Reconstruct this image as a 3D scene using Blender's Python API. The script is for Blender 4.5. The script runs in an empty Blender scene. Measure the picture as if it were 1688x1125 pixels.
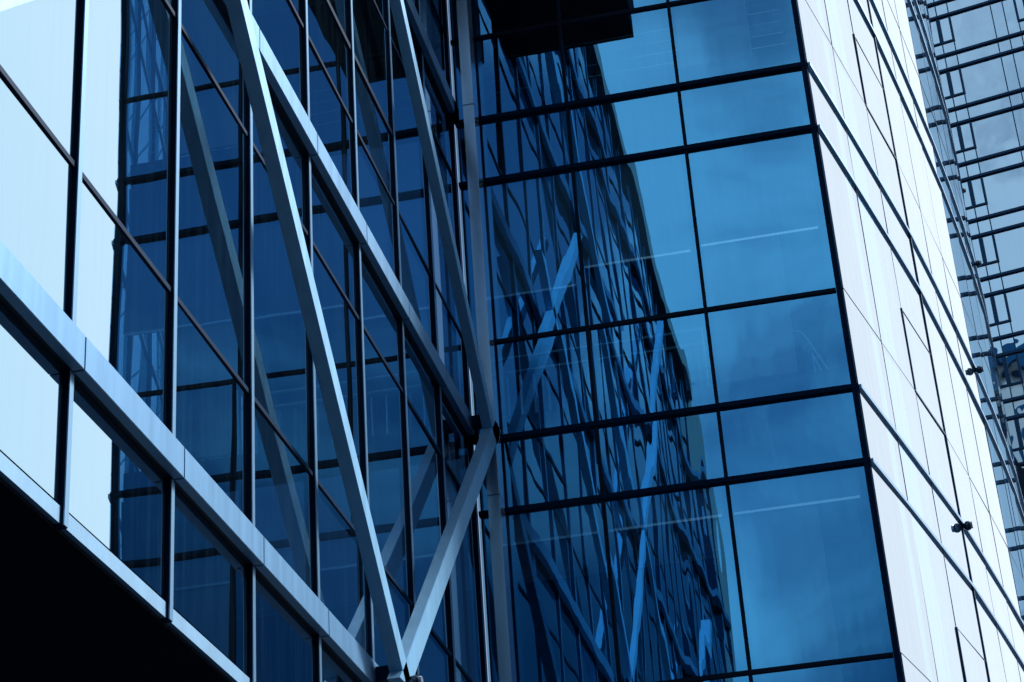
import bpy, bmesh, math, random
from mathutils import Vector, Matrix
random.seed(7)
R = math.radians
S = bpy.context.scene
COL = S.collection
H = 1.6                     # eye height: all heights below are given above the eye, H lifts them to the ground

# ------------------------------------------------------------------ camera
cam_d = bpy.data.cameras.new('camera')
cam = bpy.data.objects.new('camera', cam_d)
COL.objects.link(cam)
right = Vector((0.97694640, 0.20369933, -0.06389302))
down = Vector((-0.14898912, 0.43620093, -0.88742943))
fwd = Vector((-0.15289858, 0.87649035, 0.45649391))
m = Matrix((right, -down, -fwd)).transposed().to_4x4()
m.translation = Vector((0, 0, H))
cam.matrix_world = m
cam_d.sensor_width = 36
cam_d.lens = 3317.69 / 1688 * 36
cam_d.clip_start = 0.1
cam_d.clip_end = 5000
S.camera = cam

# ------------------------------------------------------------------ sky, sun, exposure
SUN_AZ, SUN_EL = R(51), R(40)          # azimuth from +Y towards +X
W = bpy.data.worlds.new('World')
S.world = W
W.use_nodes = True
nt = W.node_tree
nt.nodes.clear()
N = lambda t: nt.nodes.new(t)
L = nt.links.new
out = N('ShaderNodeOutputWorld')
bg = N('ShaderNodeBackground')
bg.inputs['Strength'].default_value = 0.15
L(bg.outputs[0], out.inputs[0])
sky = N('ShaderNodeTexSky')
sky.sky_type = 'NISHITA'
sky.sun_disc = False
sky.sun_elevation = SUN_EL
sky.sun_rotation = SUN_AZ
sky.altitude = 50
sky.air_density = 1.0
sky.dust_density = 1.6
sky.ozone_density = 2.0
tc = N('ShaderNodeTexCoord')
mp = N('ShaderNodeMapping')
mp.inputs['Scale'].default_value = (1.0, 1.0, 1.9)
mp.inputs['Location'].default_value = (3.1, 0.4, 1.3)
L(tc.outputs['Generated'], mp.inputs['Vector'])
nz = N('ShaderNodeTexNoise')
nz.inputs['Scale'].default_value = 4.2
nz.inputs['Detail'].default_value = 7
nz.inputs['Roughness'].default_value = 0.55
nz.inputs['Distortion'].default_value = 0.6
L(mp.outputs[0], nz.inputs['Vector'])
# cloud banks: a hazy bright bank low in the sky ahead-right, a broken bank behind
def bank(direction, lo, hi):
    d = N('ShaderNodeVectorMath'); d.operation = 'DOT_PRODUCT'
    L(tc.outputs['Generated'], d.inputs[0])
    d.inputs[1].default_value = Vector(direction).normalized()
    r = N('ShaderNodeMapRange')
    r.interpolation_type = 'SMOOTHSTEP'
    r.inputs['From Min'].default_value = lo
    r.inputs['From Max'].default_value = hi
    L(d.outputs['Value'], r.inputs['Value'])
    return r.outputs['Result']
def math_(op, a, b):
    n = N('ShaderNodeMath'); n.operation = op
    for i, v in enumerate((a, b)):
        if isinstance(v, (int, float)): n.inputs[i].default_value = v
        else: L(v, n.inputs[i])
    return n.outputs[0]
front = bank((math.sin(R(27)), math.cos(R(27)), math.tan(R(26))), 0.86, 0.965)
back = bank((-0.06, -1.0, 0.49), 0.978, 0.9985)
left = bank((-0.45, -0.95, 0.62), 0.93, 0.975)  # bright bank added behind left to lighten what the far tower mirrors
cl = N('ShaderNodeMapRange')
cl.interpolation_type = 'SMOOTHSTEP'
cl.inputs['From Min'].default_value = 0.44
cl.inputs['From Max'].default_value = 0.76
shifted = math_('ADD', nz.outputs['Fac'], math_('ADD', math_('MULTIPLY', front, 0.55), math_('ADD', math_('MULTIPLY', back, 0.17), math_('MULTIPLY', left, 0.30))))
L(shifted, cl.inputs['Value'])
mx = N('ShaderNodeMix'); mx.data_type = 'RGBA'
L(cl.outputs['Result'], mx.inputs['Factor'])
L(sky.outputs[0], mx.inputs['A'])
cc = N('ShaderNodeMix'); cc.data_type = 'RGBA'
L(front, cc.inputs['Factor'])
cc.inputs['A'].default_value = (6.2, 7.2, 8.2, 1)
cc.inputs['B'].default_value = (7.5, 8.3, 9.2, 1)
L(cc.outputs['Result'], mx.inputs['B'])
# dark bank added low behind the viewer to darken the lower reflections and undersides
low = bank((0.31, -1.0, 0.10), 0.90, 0.975)
dk = N('ShaderNodeMix'); dk.data_type = 'RGBA'
L(math_('MULTIPLY', low, 0.93), dk.inputs['Factor'])
L(mx.outputs['Result'], dk.inputs['A'])
dk.inputs['B'].default_value = (0.06, 0.42, 0.85, 1)
L(dk.outputs['Result'], bg.inputs['Color'])

sun_d = bpy.data.lights.new('sun', 'SUN')
sun_d.energy = 4.6
sun_d.angle = R(12)
sun_d.color = (1.0, 0.985, 0.965)
sun = bpy.data.objects.new('sun', sun_d)
COL.objects.link(sun)
sd = Vector((math.sin(SUN_AZ) * math.cos(SUN_EL), math.cos(SUN_AZ) * math.cos(SUN_EL), math.sin(SUN_EL)))
sun.rotation_euler = sd.to_track_quat('Z', 'Y').to_euler()
sun.location = (20, 20, 60)

S.view_settings.view_transform = 'Standard'
S.view_settings.look = 'None'
S.view_settings.exposure = 0
S.view_settings.gamma = 1
S.view_settings.use_curve_mapping = False
S.render.engine = 'CYCLES'
S.cycles.max_bounces = 10
S.cycles.glossy_bounces = 7
S.cycles.transparent_max_bounces = 12
S.cycles.transmission_bounces = 6
S.cycles.diffuse_bounces = 3
S.cycles.caustics_reflective = False
S.cycles.caustics_refractive = False
S.cycles.sample_clamp_indirect = 6

# ------------------------------------------------------------------ materials
def new_mat(name):
    M = bpy.data.materials.new(name)
    M.use_nodes = True
    M.node_tree.nodes.clear()
    return M, M.node_tree
def principled(name, col, rough=0.5, metal=0.0, noise=0.0, nscale=(3, 3, 3), rnoise=0.0, bump=0.0, spec=0.5):
    M, t = new_mat(name)
    o = t.nodes.new('ShaderNodeOutputMaterial')
    p = t.nodes.new('ShaderNodeBsdfPrincipled')
    p.inputs['Base Color'].default_value = (*col, 1)
    p.inputs['Roughness'].default_value = rough
    p.inputs['Metallic'].default_value = metal
    p.inputs['Specular IOR Level'].default_value = spec
    if metal == 0 and max(col) < 0.3: p.inputs['Specular Tint'].default_value = (0.25, 0.55, 1.0, 1)
    t.links.new(p.outputs[0], o.inputs[0])
    if noise or rnoise or bump:
        tcn = t.nodes.new('ShaderNodeTexCoord')
        mpn = t.nodes.new('ShaderNodeMapping')
        mpn.inputs['Scale'].default_value = nscale
        t.links.new(tcn.outputs['Object'], mpn.inputs['Vector'])
        n = t.nodes.new('ShaderNodeTexNoise')
        n.inputs['Scale'].default_value = 1.0
        n.inputs['Detail'].default_value = 6
        n.inputs['Roughness'].default_value = 0.6
        t.links.new(mpn.outputs[0], n.inputs['Vector'])
        if noise:
            r = t.nodes.new('ShaderNodeMapRange')
            r.inputs['To Min'].default_value = 1 - noise
            r.inputs['To Max'].default_value = 1 + noise
            t.links.new(n.outputs['Fac'], r.inputs['Value'])
            mxx = t.nodes.new('ShaderNodeMix'); mxx.data_type = 'RGBA'; mxx.blend_type = 'MULTIPLY'
            mxx.inputs['Factor'].default_value = 1
            mxx.inputs['A'].default_value = (*col, 1)
            t.links.new(r.outputs[0], mxx.inputs['B'])
            t.links.new(mxx.outputs['Result'], p.inputs['Base Color'])
        if rnoise:
            r = t.nodes.new('ShaderNodeMapRange')
            r.inputs['To Min'].default_value = rough - rnoise
            r.inputs['To Max'].default_value = rough + rnoise
            t.links.new(n.outputs['Fac'], r.inputs['Value'])
            t.links.new(r.outputs[0], p.inputs['Roughness'])
        if bump:
            b = t.nodes.new('ShaderNodeBump')
            b.inputs['Strength'].default_value = 1
            b.inputs['Distance'].default_value = bump
            t.links.new(n.outputs['Fac'], b.inputs['Height'])
            t.links.new(b.outputs[0], p.inputs['Normal'])
    return M
def glass(name, r0, tint, edge_tint, trans, wave=0.0, wscale=(1, 1, 1), dirt=0.03, rough=0.0, wave2=0.0, wscale2=(1, 1, 1)):
    """coated architectural glass: mirror reflection over tinted see-through, stronger at grazing angles"""
    M, t = new_mat(name)
    n_ = t.nodes.new
    l_ = t.links.new
    o = n_('ShaderNodeOutputMaterial')
    tcn = n_('ShaderNodeTexCoord')
    bumpout = None
    oi = n_('ShaderNodeObjectInfo')                    # every pane bends the reflection in its own way
    sc_ = n_('ShaderNodeVectorMath'); sc_.operation = 'SCALE'; sc_.inputs[0].default_value = (37, 23, 11)
    l_(oi.outputs['Random'], sc_.inputs['Scale'])
    shift = n_('ShaderNodeVectorMath'); shift.operation = 'ADD'
    l_(tcn.outputs['Object'], shift.inputs[0]); l_(sc_.outputs[0], shift.inputs[1])
    for (w, sc) in ((wave, wscale), (wave2, wscale2)):
        if not w: continue
        mpn = n_('ShaderNodeMapping'); mpn.inputs['Scale'].default_value = sc
        l_(shift.outputs[0], mpn.inputs['Vector'])
        nn = n_('ShaderNodeTexNoise'); nn.inputs['Scale'].default_value = 1
        nn.inputs['Detail'].default_value = 1.5; nn.inputs['Roughness'].default_value = 0.4
        l_(mpn.outputs[0], nn.inputs['Vector'])
        b = n_('ShaderNodeBump'); b.inputs['Strength'].default_value = 1
        b.inputs['Distance'].default_value = w
        l_(nn.outputs['Fac'], b.inputs['Height'])
        if bumpout: l_(bumpout, b.inputs['Normal'])
        bumpout = b.outputs[0]
    lw = n_('ShaderNodeLayerWeight'); lw.inputs['Blend'].default_value = 0.5
    pw = n_('ShaderNodeMath'); pw.operation = 'POWER'; pw.inputs[1].default_value = 4.0
    l_(lw.outputs['Facing'], pw.inputs[0])
    fr = n_('ShaderNodeMapRange')
    fr.inputs['To Min'].default_value = r0
    fr.inputs['To Max'].default_value = 1.0
    l_(pw.outputs[0], fr.inputs['Value'])
    gc = n_('ShaderNodeMix'); gc.data_type = 'RGBA'
    gc.inputs['A'].default_value = (*tint, 1)
    gc.inputs['B'].default_value = (*edge_tint, 1)
    pc = n_('ShaderNodeMath'); pc.operation = 'POWER'; pc.inputs[1].default_value = 1.5
    l_(lw.outputs['Facing'], pc.inputs[0])
    l_(pc.outputs[0], gc.inputs['Factor'])
    g = n_('ShaderNodeBsdfGlossy'); g.inputs['Roughness'].default_value = rough
    l_(gc.outputs['Result'], g.inputs['Color'])
    if bumpout: l_(bumpout, g.inputs['Normal'])
    tr = n_('ShaderNodeBsdfTransparent'); tr.inputs['Color'].default_value = (*trans, 1)
    mixs = n_('ShaderNodeMixShader')
    l_(fr.outputs[0], mixs.inputs['Fac'])
    l_(tr.outputs[0], mixs.inputs[1]); l_(g.outputs[0], mixs.inputs[2])
    # thin film of dust and dried rain, streaked downwards
    mpd = n_('ShaderNodeMapping'); mpd.inputs['Scale'].default_value = (9, 9, 0.5)
    l_(tcn.outputs['Object'], mpd.inputs['Vector'])
    nd = n_('ShaderNodeTexNoise'); nd.inputs['Scale'].default_value = 1.6; nd.inputs['Detail'].default_value = 8
    nd.inputs['Roughness'].default_value = 0.65
    l_(mpd.outputs[0], nd.inputs['Vector'])
    rd = n_('ShaderNodeMapRange'); rd.inputs['From Min'].default_value = 0.45; rd.inputs['From Max'].default_value = 0.8
    rd.inputs['To Min'].default_value = dirt * 0.25; rd.inputs['To Max'].default_value = dirt * 2.2
    l_(nd.outputs['Fac'], rd.inputs['Value'])
    df = n_('ShaderNodeBsdfDiffuse'); df.inputs['Color'].default_value = (0.12, 0.28, 0.45, 1)
    mix2 = n_('ShaderNodeMixShader')
    l_(rd.outputs[0], mix2.inputs['Fac'])
    l_(mixs.outputs[0], mix2.inputs[1]); l_(df.outputs[0], mix2.inputs[2])
    l_(mix2.outputs[0], o.inputs[0])
    return M

MAT = dict(
    glass_wing=glass('wing_glass', 0.66, (0.35, 0.80, 1.0), (0.95, 0.97, 1.0), (0.04, 0.14, 0.26), wave=0.0032, wscale=(0.7, 0.7, 0.5), dirt=0.02),
    glass_block=glass('block_glass', 0.49, (0.08, 0.47, 0.92), (0.5, 0.85, 1.0), (0.64, 0.92, 1.0), wave=0.0062, wscale=(1.1, 1.1, 0.13), dirt=0.02, wave2=0.0005, wscale2=(5, 5, 0.5)),
    glass_curved=glass('curved_glass', 0.5, (0.75, 0.90, 1.0), (0.97, 0.985, 1), (0.08, 0.30, 0.55), wave=0.0006, wscale=(0.7, 0.7, 0.3), dirt=0.05),
    glass_tower=glass('tower_glass', 0.55, (0.46, 0.74, 0.98), (0.9, 0.96, 1.0), (0.1, 0.3, 0.5), wave=0.022, wscale=(0.5, 0.5, 0.4), dirt=0.03),
    beam=principled('satin_aluminium', (0.13, 0.31, 0.52), 0.44, 0.50, noise=0.10, nscale=(12, 12, 0.8), rnoise=0.10),
    brace=principled('painted_steel', (0.23, 0.52, 0.80), 0.42, 0.20, noise=0.16, nscale=(9, 9, 0.8), rnoise=0.10),
    frame=principled('dark_anodised_frame', (0.003, 0.024, 0.065), 0.42, 0.0, noise=0.25, nscale=(6, 6, 2), spec=0.08),
    blue_frame=principled('blue_anodised_frame', (0.010, 0.070, 0.17), 0.4, 0.0, noise=0.15, nscale=(6, 6, 2), spec=0.3),
    tower_frame=principled('tower_frame', (0.004, 0.032, 0.085), 0.4, 0.0, noise=0.15, nscale=(1, 1, 1), spec=0.3),
    frame_pale=principled('mullion_cap', (0.22, 0.42, 0.62), 0.32, 0.7, noise=0.10, nscale=(8, 8, 0.7)),
    gasket=principled('black_gasket', (0.004, 0.006, 0.010), 0.7),
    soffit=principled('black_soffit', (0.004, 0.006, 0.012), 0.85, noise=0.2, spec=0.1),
    sill=principled('stone_sill', (0.22, 0.42, 0.62), 0.5, 0.3, noise=0.22, nscale=(7, 7, 3)),
    column=principled('column_cladding', (0.58, 0.82, 1.0), 0.20, 0.75, noise=0.07, nscale=(9, 9, 0.9), rnoise=0.07),
    ceil=principled('ceiling_plaster', (0.55, 0.58, 0.60), 0.8, noise=0.05),
    wall=principled('interior_wall', (0.78, 0.81, 0.84), 0.8, noise=0.05),
    blind=principled('blind_fabric', (0.50, 0.62, 0.72), 0.8, noise=0.08, nscale=(14, 14, 2)),
    darkwall=principled('interior_dark_wall', (0.05, 0.06, 0.08), 0.8, noise=0.2),
    floor=principled('interior_floor', (0.12, 0.12, 0.12), 0.6, noise=0.1),
    rail=principled('white_rail', (0.95, 0.97, 0.99), 0.20, 0.9),
    leaf=principled('plant_leaf', (0.02, 0.05, 0.03), 0.6, noise=0.3),
    asphalt=principled('asphalt', (0.016, 0.024, 0.036), 0.85, noise=0.3, nscale=(2, 2, 2), bump=0.01),
    paving=principled('paving', (0.020, 0.030, 0.045), 0.8, noise=0.2, nscale=(1.5, 1.5, 1.5)),
    pale_stone=principled('pale_stone', (0.55, 0.58, 0.60), 0.8, noise=0.1, nscale=(0.3, 0.3, 0.1)),
    concrete=principled('concrete', (0.30, 0.31, 0.32), 0.8, noise=0.15, nscale=(0.6, 0.6, 0.2)),
    lamp=principled('lamp_shell', (0.06, 0.09, 0.13), 0.15, 0.6),
    lens=principled('lamp_lens', (0.35, 0.42, 0.50), 0.08, 0.2),
)

# ------------------------------------------------------------------ helpers
def box(bm, x0, x1, y0, y1, z0, z1):
    vs = [bm.verts.new((x, y, z + H)) for x in (x0, x1) for y in (y0, y1) for z in (z0, z1)]
    for f in ((0, 1, 3, 2), (4, 6, 7, 5), (0, 4, 5, 1), (2, 3, 7, 6), (0, 2, 6, 4), (1, 5, 7, 3)):
        bm.faces.new([vs[i] for i in f])
def prism(bm, pts, off):
    """closed polygon pts (3D, above eye) swept by off"""
    a = [bm.verts.new((p[0], p[1], p[2] + H)) for p in pts]
    b = [bm.verts.new((p[0] + off[0], p[1] + off[1], p[2] + off[2] + H)) for p in pts]
    n = len(pts)
    bm.faces.new(a[::-1]); bm.faces.new(b)
    for i in range(n):
        j = (i + 1) % n
        bm.faces.new((a[i], a[j], b[j], b[i]))
def quad(bm, a, b, c, d):
    bm.faces.new([bm.verts.new((p[0], p[1], p[2] + H)) for p in (a, b, c, d)])
def plan_box(bm, p, q, out0, out1, z0, z1, ext=0.0):
    """upright slab along plan segment p->q, from out0 to out1 along its outer (right-hand) normal"""
    d = Vector((q[0] - p[0], q[1] - p[1])); d.normalize()
    n = Vector((d.y, -d.x))
    p = Vector(p) - d * ext; q = Vector(q) + d * ext
    c = [p + n * out0, q + n * out0, q + n * out1, p + n * out1]
    prism(bm, [(v.x, v.y, z0) for v in c], (0, 0, z1 - z0))
def tube(bm, a, b, r, seg=8):
    a = Vector(a) + Vector((0, 0, H)); b = Vector(b) + Vector((0, 0, H))
    d = (b - a)
    mat = Matrix.Translation((a + b) / 2) @ d.to_track_quat('Z', 'Y').to_matrix().to_4x4()
    bmesh.ops.create_cone(bm, cap_ends=True, segments=seg, radius1=r, radius2=r, depth=d.length, matrix=mat)
def ball(bm, c, r, seg=16):
    bmesh.ops.create_uvsphere(bm, u_segments=seg, v_segments=seg // 2 + 2, radius=r, matrix=Matrix.Translation(Vector(c) + Vector((0, 0, H))))
def obj(name, bm, mat, parent=None, smooth=False, bevel=0.0, label=None):
    if bevel:
        bmesh.ops.bevel(bm, geom=bm.edges[:], offset=bevel, segments=2, affect='EDGES', clamp_overlap=True)
    bmesh.ops.recalc_face_normals(bm, faces=bm.faces[:])
    me = bpy.data.meshes.new(name)
    bm.to_mesh(me); bm.free()
    if isinstance(mat, str): mat = MAT[mat]
    me.materials.append(mat)
    if smooth:
        for p in me.polygons: p.use_smooth = True
    o = bpy.data.objects.new(name, me)
    COL.objects.link(o)
    if parent:
        root = parent
        loc = Vector((0, 0, 0))
        while root: loc += root.location; root = root.parent
        me.transform(Matrix.Translation(-loc))
        o.parent = parent
    if label: o['label'] = label
    return o
def thing(name, label, cat, loc, group=None):
    o = bpy.data.objects.new(name, None)
    o.empty_display_size = 0.5
    o.location = loc
    COL.objects.link(o)
    o['label'] = label; o['category'] = cat
    if group: o['group'] = group
    return o
def tag(o, label, cat, group=None):
    o['label'] = label; o['category'] = cat
    if group: o['group'] = group
    return o
def pane_obj(name, corners, mat, parent, tilt=0.0012):
    """one glass pane, each corner set a hair in or out as a real glazed pane is"""
    c = [Vector(v) for v in corners]
    n = (c[1] - c[0]).cross(c[3] - c[0]).normalized()
    w = (c[1] - c[0]).length; h = (c[3] - c[0]).length
    ta = random.uniform(-tilt, tilt) * w; tb = random.uniform(-tilt, tilt) * h
    c = [c[0] + n * (-ta - tb), c[1] + n * (ta - tb), c[2] + n * (ta + tb), c[3] + n * (-ta + tb)]
    bm = bmesh.new()
    quad(bm, *c)
    return obj(name, bm, mat, parent)
def merged_panes(name, lists, mat, parent):
    bm = bmesh.new()
    for c in lists: quad(bm, *c)
    o = obj(name, bm, mat, parent)
    o['kind'] = 'stuff'
    return o

# ------------------------------------------------------------------ ground
bm = bmesh.new()
quad(bm, (-1500, -1500, -H), (1500, -1500, -H), (1500, 1500, -H), (-1500, 1500, -H))
o = obj('ground', bm, 'asphalt'); o['kind'] = 'structure'
bm = bmesh.new()
box(bm, -16, 9, -12, 17.5, -H + 0.004, -H + 0.13)
o = obj('pavement', bm, 'paving'); o['kind'] = 'structure'

# ------------------------------------------------------------------ left wing (facade A)
XA, XF = -3.81, -3.713
Y0, YC = -11.9, 19.02
wing = thing('glass_wing', 'low dark glass wing with pale ledges and leaning steel braces across its front', 'building', (XA, 8, 0))
TOP = 23.4
mull = [8.60 + 1.465 * k for k in range(-14, 8)]
levels = [4.88 + 4.0 * k for k in range(0, 5)]           # ledge tops
levels[1:] = [8.87 + 4.0 * k for k in range(0, 4)]
rows = [3.955]
for lv in levels:
    rows += [lv - 0.195, lv, lv + 1.035, lv + 3.06]
rows = sorted(r for r in rows if r < TOP)
rows.append(TOP)
rest = []
for k, y in enumerate(mull):
    y1 = mull[k + 1] if k + 1 < len(mull) else YC
    for r in range(len(rows) - 1):
        z0, z1 = rows[r], rows[r + 1]
        if z1 - z0 < 0.25: continue
        c = [(XA, y, z0), (XA, y1, z0), (XA, y1, z1), (XA, y, z1)]
        if y > 5.0 and z0 < 14:
            pane_obj('window', c, 'glass_wing', wing, tilt=0.002)
        else:
            rest.append(c)
merged_panes('upper_windows', rest, 'glass_wing', wing)
for y in mull:
    bm = bmesh.new()
    box(bm, XA - 0.06, XA + 0.024, y - 0.0265, y + 0.0265, 3.835, TOP)
    mu = obj('mullion', bm, 'frame', wing)
    bm = bmesh.new()
    box(bm, XA + 0.024, XA + 0.031, y - 0.025, y + 0.025, 3.838, TOP - 0.003)
    obj('mullion_cap', bm, 'frame_pale', mu)
for lv in levels:
    for dz in (1.035, 3.06):
        bm = bmesh.new()
        box(bm, XA - 0.05, XA + 0.012, Y0, YC - 0.07, lv + dz - 0.017, lv + dz + 0.017)
        obj('transom', bm, 'frame', wing)
# opening sash two bays wide on the second floor
bm = bmesh.new()
box(bm, XA - 0.05, XA + 0.016, mull[17] + .03, mull[19] - .03, 10.68, 10.735)
obj('transom', bm, 'frame', wing)
for lv in levels:
    bm = bmesh.new()
    ys = [Y0] + mull[1:] + [YC - 0.4]
    for a, b in zip(ys[:-1], ys[1:]):
        box(bm, XA + 0.034, XF, a + 0.006, b - 0.006, lv - 0.195, lv)
    lg = obj('ledge', bm, 'beam', wing, bevel=0.003)
    bm = bmesh.new()
    box(bm, XA - 0.03, XF - 0.012, Y0 + 0.02, YC - 0.42, lv - 0.190, lv - 0.006)
    obj('ledge_core', bm, 'gasket', lg)
bm = bmesh.new()
ys = [Y0] + mull[1:] + [YC]
for a, b in zip(ys[:-1], ys[1:]):
    box(bm, XA - 0.3, XA + 0.010, a + 0.028, b - 0.028, 3.845, 3.935)
obj('sill', bm, 'sill', wing)
bm = bmesh.new()
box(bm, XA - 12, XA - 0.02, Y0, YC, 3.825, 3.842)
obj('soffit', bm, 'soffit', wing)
bm = bmesh.new()
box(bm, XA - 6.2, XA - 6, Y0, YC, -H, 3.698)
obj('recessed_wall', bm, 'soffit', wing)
bm = bmesh.new()
for lv in levels:
    box(bm, XA - 7, XA - 0.12, Y0 + 0.1, YC - 0.1, lv - 0.30, lv - 0.02)
obj('floor_slab', bm, 'floor', wing)
bm = bmesh.new()
box(bm, XA - 12, XA - 7.05, Y0 + 0.05, YC - 0.05, 3.85, TOP)
obj('core_wall', bm, 'darkwall', wing)
bm = bmesh.new()
box(bm, XA - 12, XA + 0.1, Y0 - 0.2, Y0 - 0.02, 3.70, TOP + 0.4)
obj('end_wall', bm, 'concrete', wing)
bm = bmesh.new()
box(bm, XA - 12, XA + 0.15, Y0 - 0.2, YC - 0.1, TOP + 0.002, TOP + 0.5)
obj('roof', bm, 'concrete', wing)
# dark bay jutting out high on the wing
bm = bmesh.new()
box(bm, XA + 0.16, XA + 1.95, 16.0, 18.5, 15.70, 21.5)
obj('projecting_bay', bm, 'soffit', wing)

# leaning steel braces: boxes in the plane XS..XS-D, edge line Y = a - k z
XS, DB = -3.50, 0.105
def brace(a, k, w, z0, z1, lab=None, xs=XS):
    bm = bmesh.new()
    # horizontal slice of the box runs from the lower edge a-kz to a+w-kz
    pts = [(xs, a - k * z0, z0), (xs, a + w - k * z0, z0), (xs, a + w - k * z1, z1), (xs, a - k * z1, z1)]
    prism(bm, pts, (-DB, 0, 0))
    return obj('brace', bm, 'brace', wing, bevel=0.004, label=lab)
brace(19.38, 1.075, 0.25, 4.70, 21.5, 'longest brace, leaning from the lower joint up and out of the top of the picture')
brace(27.85, 1.075, 0.25, 8.62, 15.65, 'thin far brace rising from the joint at the corner column')
brace(8.99, -1.097, 0.30, 4.70, 8.86, 'short brace leaning the other way, from the lower joint to the corner column')
brace(10.78, 1.075, 0.25, 4.70, 14.5, 'brace nearest the viewer')
brace(0.4, -1.097, 0.30, 4.70, 13.2)
brace(-8.2, -1.097, 0.30, 4.70, 21.0)
# joint brackets back to the ledge
for (y, z) in ((14.30, 4.79), (18.55, 8.79), (9.99, 8.79), (5.7, 12.79), (5.6, 4.79)):
    bm = bmesh.new()
    box(bm, XF + 0.002, XS - DB - 0.002, y - 0.06, y + 0.06, z - 0.06, z + 0.05)
    obj('bracket', bm, 'frame', wing)

# ------------------------------------------------------------------ corner block (facades B and C)
YB = 19.02
block = thing('glass_block', 'blue glass corner block whose right side curves away in brilliant white reflections', 'building', (0.24, YB, 0))
colX = [-3.80, -2.49, -1.21, 0.20]
brow = [3.97]
for k in range(0, 7):
    f = 4.80 + 4.0 * k
    brow += [f, f + 1.12, f + 3.17]
BTOP = brow[-1]
for r in range(len(brow) - 1):
    for c in range(3):
        z0, z1 = brow[r], brow[r + 1]
        pane_obj('window', [(colX[c], YB, z0), (colX[c + 1], YB, z0), (colX[c + 1], YB, z1), (colX[c], YB, z1)], 'glass_block', block, tilt=0.0010)
for x in colX[1:3]:
    bm = bmesh.new()
    box(bm, x - 0.018, x + 0.018, YB - 0.035, YB + 0.05, 3.97, BTOP)
    obj('mullion', bm, 'gasket', block)
bm = bmesh.new()
prism(bm, [(0.175, YB - 0.05, 3.97), (0.235, YB - 0.05, 3.97), (0.252, YB + 0.03, 3.97), (0.20, YB + 0.10, 3.97), (0.175, YB + 0.10, 3.97)], (0, 0, BTOP - 3.97))
obj('corner_post', bm, 'frame', block)
for k in range(0, 7):
    f = 4.80 + 4.0 * k
    for z in (f, f + 3.17):
        bm = bmesh.new()
        box(bm, -3.79, 0.25, YB - 0.055, YB + 0.03, z - 0.050, z)
        obj('floor_bar', bm, 'frame', block)
    bm = bmesh.new()
    box(bm, -3.79, 0.172, YB - 0.03, YB + 0.03, f + 1.12 - 0.020, f + 1.12 + 0.020)
    obj('transom', bm, 'gasket', block)
# column in the inner corner
cx0, cx1, cy0, cy1 = -3.625, -3.50, 18.66, 18.93
segs = [-H + 0.13, 4.0, 8.0, 12.78, 16.8, 20.8, BTOP]
bm = bmesh.new()
for a, b in zip(segs[:-1], segs[1:]):
    box(bm, cx0, cx1, cy0, cy1, a + 0.004, b - 0.004)
obj('corner_column', bm, 'column', block, bevel=0.004)

# curved side: facets in plan
heads = [13.4, 13.1, 12.9, 11.0, 10.7, 10.3, 9.4, 8.6, 7.6, 6.3, 4.8, 3.0, 1.0, -2, -6, -11, -17, -24]
P = [(0.25, 18.985)]
for hd in heads:
    a = R(hd)
    P.append((P[-1][0] + 1.465 * math.sin(a), P[-1][1] + 1.465 * math.cos(a)))
CTOP = 46.0
crow = [3.97]
k = 0
while 4.80 + 4 * k < CTOP:
    f = 4.80 + 4.0 * k
    crow += [f, f + 1.12, f + 3.17]; k += 1
rest = []
sash = {}
for i in range(len(P) - 1):
    p, q = P[i], P[i + 1]
    for r in range(len(crow) - 1):
        z0, z1 = crow[r], crow[r + 1]
        spans = [(z0, z1)]
        if i == 2 and r % 3 == 2: spans = [(z0, z0 + 1.1), (z0 + 1.1, z1)]
        for (a, b) in spans:
            c = [(*p, a), (*q, a), (*q, b), (*p, b)]
            if i < 8 and z0 < 17: pane_obj('glass_panel', c, 'glass_curved', block, tilt=0.0016)
            else: rest.append(c)
merged_panes('upper_glass_panels', rest, 'glass_curved', block)
for i in range(1, len(P) - 1):
    bm = bmesh.new()
    w = 0.014 if i == 3 else 0.004
    d = (Vector(P[i + 1]) - Vector(P[i - 1])).normalized()
    a = Vector(P[i]) - d * w; b = Vector(P[i]) + d * w
    plan_box(bm, a, b, -0.05, 0.013 if i == 3 else 0.003, 3.97, CTOP)
    obj('panel_joint', bm, 'blue_frame', block)
for k in range(0, 11):
    f = 4.80 + 4.0 * k
    for z in (f, f + 3.17):
        if z > CTOP: continue
        bm = bmesh.new()
        d0 = 0.0; d1 = 0.028
        inn, outp = [], []
        for i, p in enumerate(P):
            a = Vector(P[max(i - 1, 0)]); b = Vector(P[min(i + 1, len(P) - 1)])
            t = (b - a).normalized(); n = Vector((t.y, -t.x))
            inn.append(Vector(p) - n * 0.02); outp.append(Vector(p) + n * d1)
        for i in range(len(P) - 1):
            prism(bm, [(*inn[i], z - 0.055), (*inn[i + 1], z - 0.055), (*outp[i + 1], z - 0.055), (*outp[i], z - 0.055)], (0, 0, 0.045))
        bmesh.ops.remove_doubles(bm, verts=bm.verts[:], dist=0.0005)
        obj('curved_floor_bar', bm, 'frame_pale', block)
    # thin transom line, thick at the opening sash
    bm = bmesh.new()
    for i in range(len(P) - 1):
        w = 0.012 if i == 2 else 0.004
        plan_box(bm, P[i], P[i + 1], -0.03, 0.010 if i == 2 else 0.003, f + 1.12 - w, f + 1.12 + w, ext=0.001)
    obj('curved_transom', bm, 'blue_frame', block)
    bm = bmesh.new()
    plan_box(bm, P[2], P[3], -0.03, 0.005, f + 2.22 - 0.005, f + 2.22 + 0.005)
    a = Vector(P[2]); d = (Vector(P[3]) - a).normalized()
    plan_box(bm, a - d * 0.010, a + d * 0.010, -0.03, 0.014, f + 1.14, f + 2.22)
    obj('opening_sash', bm, 'blue_frame', block)

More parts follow.
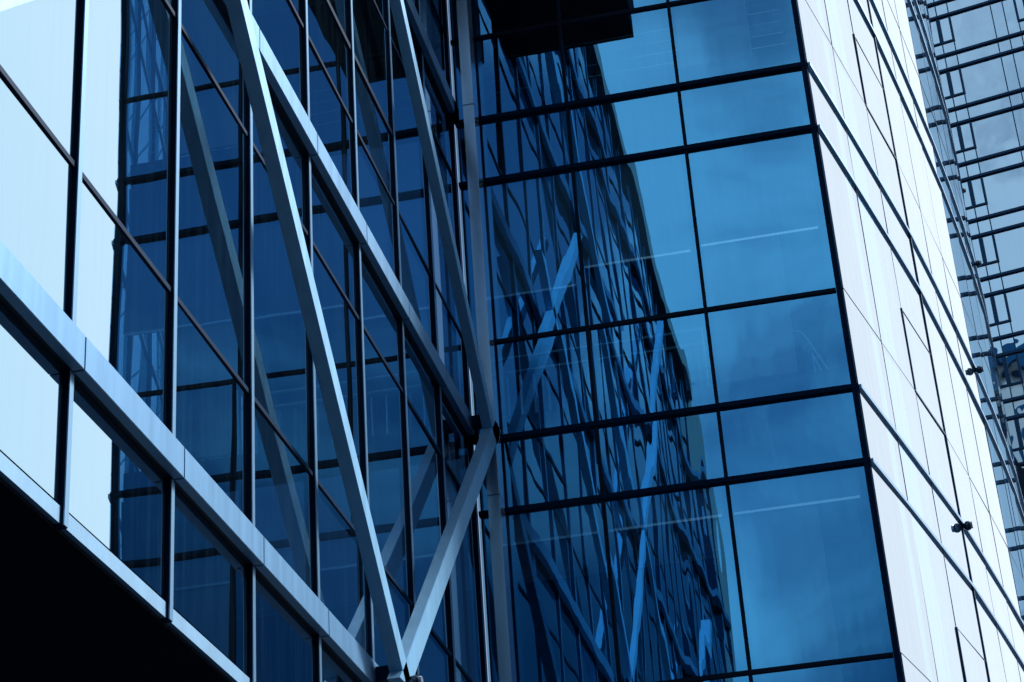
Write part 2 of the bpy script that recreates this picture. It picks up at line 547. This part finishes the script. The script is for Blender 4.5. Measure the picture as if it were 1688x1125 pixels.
# interior of the block: slabs, ceilings, bulkheads, walls
bm = bmesh.new()
for k in range(0, 7):
    f = 4.80 + 4.0 * k
    box(bm, -3.7, 0.16, YB + 0.12, 30, f - 0.83 + 0.02, f - 0.06)
obj('floor_slab', bm, 'floor', block)
bm = bmesh.new()
box(bm, -3.75, 0.6, 25.0, 25.2, 3.97, BTOP)
obj('core_wall', bm, 'darkwall', block)
bm = bmesh.new()
box(bm, -3.79, -3.74, YB + 0.06, 24.99, 3.97, BTOP)
obj('side_wall', bm, 'darkwall', block)
bm = bmesh.new()
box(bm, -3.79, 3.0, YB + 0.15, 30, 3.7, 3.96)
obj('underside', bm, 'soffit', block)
for k in range(-0, 6):
    f = 4.80 + 4.0 * k
    bm = bmesh.new()
    box(bm, -3.7, 0.05, YB + 0.62, YB + 0.8, f + 2.64, f + 3.13)
    obj('bulkhead', bm, 'ceil', block)
    bm = bmesh.new()
    box(bm, -1.16, -0.34, YB + 0.064, YB + 0.12, f + 0.281, f + 3.1)
    obj('partition', bm, 'wall', block)
    bm = bmesh.new()
    box(bm, -3.73, 0.14, YB + 0.125, YB + 0.30, f - 0.05, f + 0.28)
    obj('upstand', bm, 'darkwall', block)
    for (x0, x1, dz) in ((-3.56, -2.56, 1.70 if k == 1 else 2.81), (-2.47, -1.28, 1.90 if k == 1 else 2.81), (-1.175, 0.11, 1.94 if k == 1 else 2.81)):
        if k > 1: continue
        bm = bmesh.new()
        box(bm, x0, x1, YB + 0.048, YB + 0.056, f + dz, f + 3.12)
        bl = obj('roller_blind', bm, 'blind', block)
        bm = bmesh.new()
        box(bm, x0, x1 - 0.02, YB + 0.034, YB + 0.058, f + dz - 0.028, f + dz)
        obj('bottom_bar', bm, 'rail', bl)

# railing inside the second floor window
rail = thing('railing', 'thin white railing with upright bars behind the blue glass beside the corner column', 'railing', (-2.4, 19.20, 8.74 + H))
yr = 19.20
bm = bmesh.new()
tube(bm, (-3.60, yr, 9.80), (-1.29, yr, 9.80), 0.016)
tube(bm, (-3.60, yr, 9.63), (-1.30, yr, 9.63), 0.015)
obj('handrail', bm, 'rail', rail)
for i in range(16):
    x = -3.58 + i * 0.148
    bm = bmesh.new()
    tube(bm, (x, yr, 9.09), (x, yr, 9.57), 0.017, 6)
    obj('baluster', bm, 'rail', rail)
bm = bmesh.new()
tube(bm, (-1.295, yr, 9.09), (-1.295, yr, 9.82), 0.013)
obj('end_post', bm, 'rail', rail)

cab = thing('cable_railing', 'four fine taut wires behind the blue glass of the topmost floor in view', 'railing', (-1.8, 19.40, 12.8 + H))
for z in (13.86, 13.70, 13.54, 13.38):
    bm = bmesh.new(); tube(bm, (-3.6, 19.40, z), (0.04, 19.40, z), 0.0035, 6)
    obj('cable', bm, 'rail', cab)
stair = thing('stair_handrail', 'bent white stair handrail behind the glass next to the outer corner', 'railing', (-0.2, 19.7, 8.8 + H))
def path_tube(bm, pts, r):
    for a, b in zip(pts[:-1], pts[1:]): tube(bm, a, b, r, 8)
bm = bmesh.new()
path_tube(bm, [(-0.50, 19.7, 9.88), (-0.35, 19.7, 9.865), (-0.29, 19.7, 9.855), (-0.25, 19.7, 9.825), (-0.21, 19.7, 9.75), (-0.03, 19.7, 9.33), (0.09, 19.7, 9.05)], 0.009)
obj('handrail', bm, 'rail', stair)
for q in (((-0.18, 19.7, 9.56), (-0.15, 19.7, 9.05)), ((-0.18, 19.7, 9.56), (-0.06, 19.7, 9.20))):
    bm = bmesh.new(); tube(bm, q[0], q[1], 0.007)
    obj('post', bm, 'rail', stair)
plant = thing('hanging_plant', 'hanging plant trailing its leaves behind the topmost blue pane by the corner', 'plant', (-0.62, 19.14, 14.3 + H))
rl = random.Random(3)
bmv = bmesh.new(); bml = bmesh.new()
for v in range(7):
    x = -0.82 + v * 0.055 + rl.uniform(-.02, .02); z0 = 14.32; n = rl.randint(7, 13)
    px = x
    for i in range(n):
        z1 = z0 - 0.055; x1 = px + rl.uniform(-.012, .012)
        tube(bmv, (px, 19.135, z0), (x1, 19.135, z1), 0.0025, 5)
        for sgn in (-1, 1):
            if rl.random() < 0.75:
                l = rl.uniform(.025, .05); a = rl.uniform(-.9, .3)
                tip = Vector((x1 + sgn * l * math.cos(a), 19.135 + rl.uniform(-.012, .02), z1 + l * math.sin(a)))
                midp = Vector((x1, 19.135, z1)).lerp(tip, .5); w = Vector((-math.sin(a) * .014, 0, sgn * math.cos(a) * .014))
                quad(bml, (x1, 19.135, z1), tuple(midp + w), tuple(tip), tuple(midp - w))
        px, z0 = x1, z1
obj('vines', bmv, 'leaf', plant)
obj('foliage', bml, 'leaf', plant)
bm = bmesh.new(); box(bm, -0.86, -0.44, 19.125, 19.145, 14.30, 14.36)
obj('planter', bm, 'frame', plant)

# ------------------------------------------------------------------ ball lamps
def ball_lamp(c, n, label, r=0.058):
    """c centre of the ball, n direction back to its fixing"""
    t = thing('ball_lamp', label, 'lamp', (c[0], c[1], c[2] + H), 'ball lamps fixed along the glass fronts')
    bm = bmesh.new(); ball(bm, c, r)
    obj('shell', bm, 'lamp', t, smooth=True)
    bm = bmesh.new()
    c2 = Vector(c) + Vector(n) * (r + 0.025)
    tube(bm, Vector(c) + Vector(n) * r * 0.8, c2, r * 0.35)
    obj('stem', bm, 'frame', t, smooth=False)
    bm = bmesh.new()
    e = Vector(n).cross(Vector((0, 0, 1))).normalized()
    tube(bm, Vector(c) - Vector(n) * r * 0.55, Vector(c) - Vector(n) * r * 1.06, r * 0.72, 16)
    obj('lens', bm, 'lens', t, smooth=False)
def on_curve(i, frac, dist):
    p = Vector(P[i]); q = Vector(P[i + 1])
    d = (q - p).normalized(); n = Vector((d.y, -d.x))
    c = p.lerp(q, frac) + n * dist
    return c, Vector((-n.x, -n.y, 0))
for (i, fr, z, lab) in ((3, 0.02, 8.72, 'lowest ball lamp on the bars of the white curved front'),
                        (6, 0.0, 12.72, 'ball lamp on the white curved front level with the railing'),
                        (9, 0.0, 16.75, 'tiny ball lamp on the far edge of the curved front beside the tower'),
                        (12, 0.0, 20.75, 'topmost tiny ball lamp on the edge of the curved front')):
    c, n = on_curve(i, fr, 0.068)
    ball_lamp((c.x, c.y, z), n, lab)
ball_lamp((XS + 0.06, 14.36, 4.72), Vector((-1, 0, 0)), 'ball lamp at the foot of the V where two steel braces meet', r=0.055)

# ------------------------------------------------------------------ tower beyond (facade D)
DN = Vector((0.21643961, 0.97629601, 0)); DU = Vector((0.97629601, -0.21643961, 0)); DD = 108.177
def dp(s, off, z): 
    v = DU * s + DN * (DD - off)
    return (v.x, v.y, z)
tower = thing('glass_tower', 'tall pale blue glass tower with dark floor bars rising behind the curved front', 'building', (*dp(0, 0, 0)[:2], 0))
def dbox(bm, s0, s1, o0, o1, z0, z1):
    prism(bm, [dp(s0, o0, z0), dp(s1, o0, z0), dp(s1, o1, z0), dp(s0, o1, z0)], (0, 0, z1 - z0))
S0, S1, DT = -15.2, 0.6, 108.0
base = [-14.45, -13.85, -13.10, -10.50, -9.75]
cols = []
s = 0.0
while S0 + 0.75 + s < S1:
    cols += [b + s for b in base]; s += 5.45
cols = [c for c in cols if c < S1]
zl = []
k = -15
while 58.82 + 4 * k < DT:
    if 58.82 + 4 * k > -H: zl.append(58.82 + 4 * k)
    k += 1
edges = [S0] + cols + [S1]
rest = []
for z in zl:
    for a, b in zip(edges[:-1], edges[1:]):
        for (z0, z1) in ((z, z + 1.10), (z + 1.10, z + 4.0)):
            c = [dp(a, 0, z0), dp(b, 0, z0), dp(b, 0, z1), dp(a, 0, z1)]
            if b < -8.6 and 42 < z < 76: pane_obj('window', c, 'glass_tower', tower, tilt=0.0012)
            else: rest.append(c)
merged_panes('other_windows', rest, 'glass_tower', tower)
for z in zl:
    for zz in (z, z + 1.10):
        bm = bmesh.new(); dbox(bm, S0 + 0.25, S1, -0.1, 0.16, zz - 0.08, zz + 0.08)
        obj('floor_bar', bm, 'tower_frame', tower)
for i, c in enumerate(cols):
    bm = bmesh.new(); dbox(bm, c - 0.03, c + 0.03, -0.1, 0.06, -H, DT)
    obj('mullion', bm, 'tower_frame', tower)
for z in zl:
    if not 40 < z < 80: continue
    s = 0.0
    while s < 10:
        bm = bmesh.new()
        a, b, c = -14.45 + s, -13.85 + s, -13.10 + s
        dbox(bm, a - 0.07, a + 0.07, 0.0, 0.10, z + 2.10, z + 3.83)
        dbox(bm, b - 0.12, b + 0.12, 0.0, 0.10, z + 2.10, z + 3.83)
        dbox(bm, c - 0.07, c + 0.07, 0.0, 0.10, z + 2.10, z + 3.83)
        dbox(bm, a - 0.07, c + 0.07, 0.0, 0.09, z + 1.98, z + 2.10)
        obj('sash_frame', bm, 'tower_frame', tower)
        s += 5.45
bm = bmesh.new(); dbox(bm, S0 + 0.2, S1, -22, -1.5, -H, DT)
obj('core_wall', bm, 'darkwall', tower)
bm = bmesh.new(); dbox(bm, S0, S1, -24, 0.6, DT, DT + 1)
obj('roof', bm, 'concrete', tower)

# glazed canopy bracketed off the tower, only its corner shows past the curved front
bm = bmesh.new()
prism(bm, [(8.53, 106.4, 44.86), (9.52, 106.4, 42.75), (9.52, 106.4, 42.35), (8.40, 106.4, 44.50)], (0, 2.3, 0))
cano = obj('canopy', bm, 'gasket', tower)
bm = bmesh.new()
box(bm, 9.20, 9.85, 106.3, 108.5, 41.2, 42.74)
obj('end_box', bm, 'gasket', cano)
bm = bmesh.new()
quad(bm, (8.05, 106.5, 44.3), (9.19, 106.5, 42.4), (9.19, 106.5, 41.4), (8.05, 106.5, 41.4))
obj('glazing', bm, 'glass_block', cano)
for p, q in (((8.4, 106.45, 42.6), (9.25, 106.45, 41.6)), ((8.35, 106.45, 42.0), (9.2, 106.45, 42.05)), ((8.6, 106.45, 44.1), (8.9, 106.45, 41.4))):
    bm = bmesh.new(); tube(bm, p, q, 0.045)
    obj('rod', bm, 'frame', cano)

# tower out of view behind the viewer; the far tower's panes mirror it
T = thing('stone_tower', 'pale tower seen only as a rippling reflection low in the far glass tower', 'building', (-62, -58, 0))
bm = bmesh.new(); box(bm, -95, -33, -100, -62, -H, 132)
obj('shaft', bm, 'pale_stone', T)
for k in range(10):
    bm = bmesh.new()
    x = -93 + k * 6
    box(bm, x, x + 1.9, -62.0, -61.9, 10, 126)
    obj('window_strip', bm, 'blue_frame', T)
bm = bmesh.new(); box(bm, -97, -31, -102, -60, 132.01, 135)
obj('roof_edge', bm, 'blue_frame', T)

# unseen block added behind the viewer to shade the pavement and the undersides
F = thing('unseen_shade_block', 'unseen dark block added behind the viewer to shade the pavement and the steel undersides', 'building', (40, -18, 0))
bm = bmesh.new(); box(bm, 30, 50, -42, 6, -H, 88)
obj('wall', bm, 'darkwall', F)
for k in range(23):
    bm = bmesh.new(); box(bm, 29.9, 29.998, -41, 5, 1 + k * 3.7, 2.9 + k * 3.7)
    obj('window_strip', bm, 'frame', F)
bm = bmesh.new(); box(bm, 29.5, 50.5, -42.5, 6.5, 88.003, 89)
obj('roof', bm, 'concrete', F)
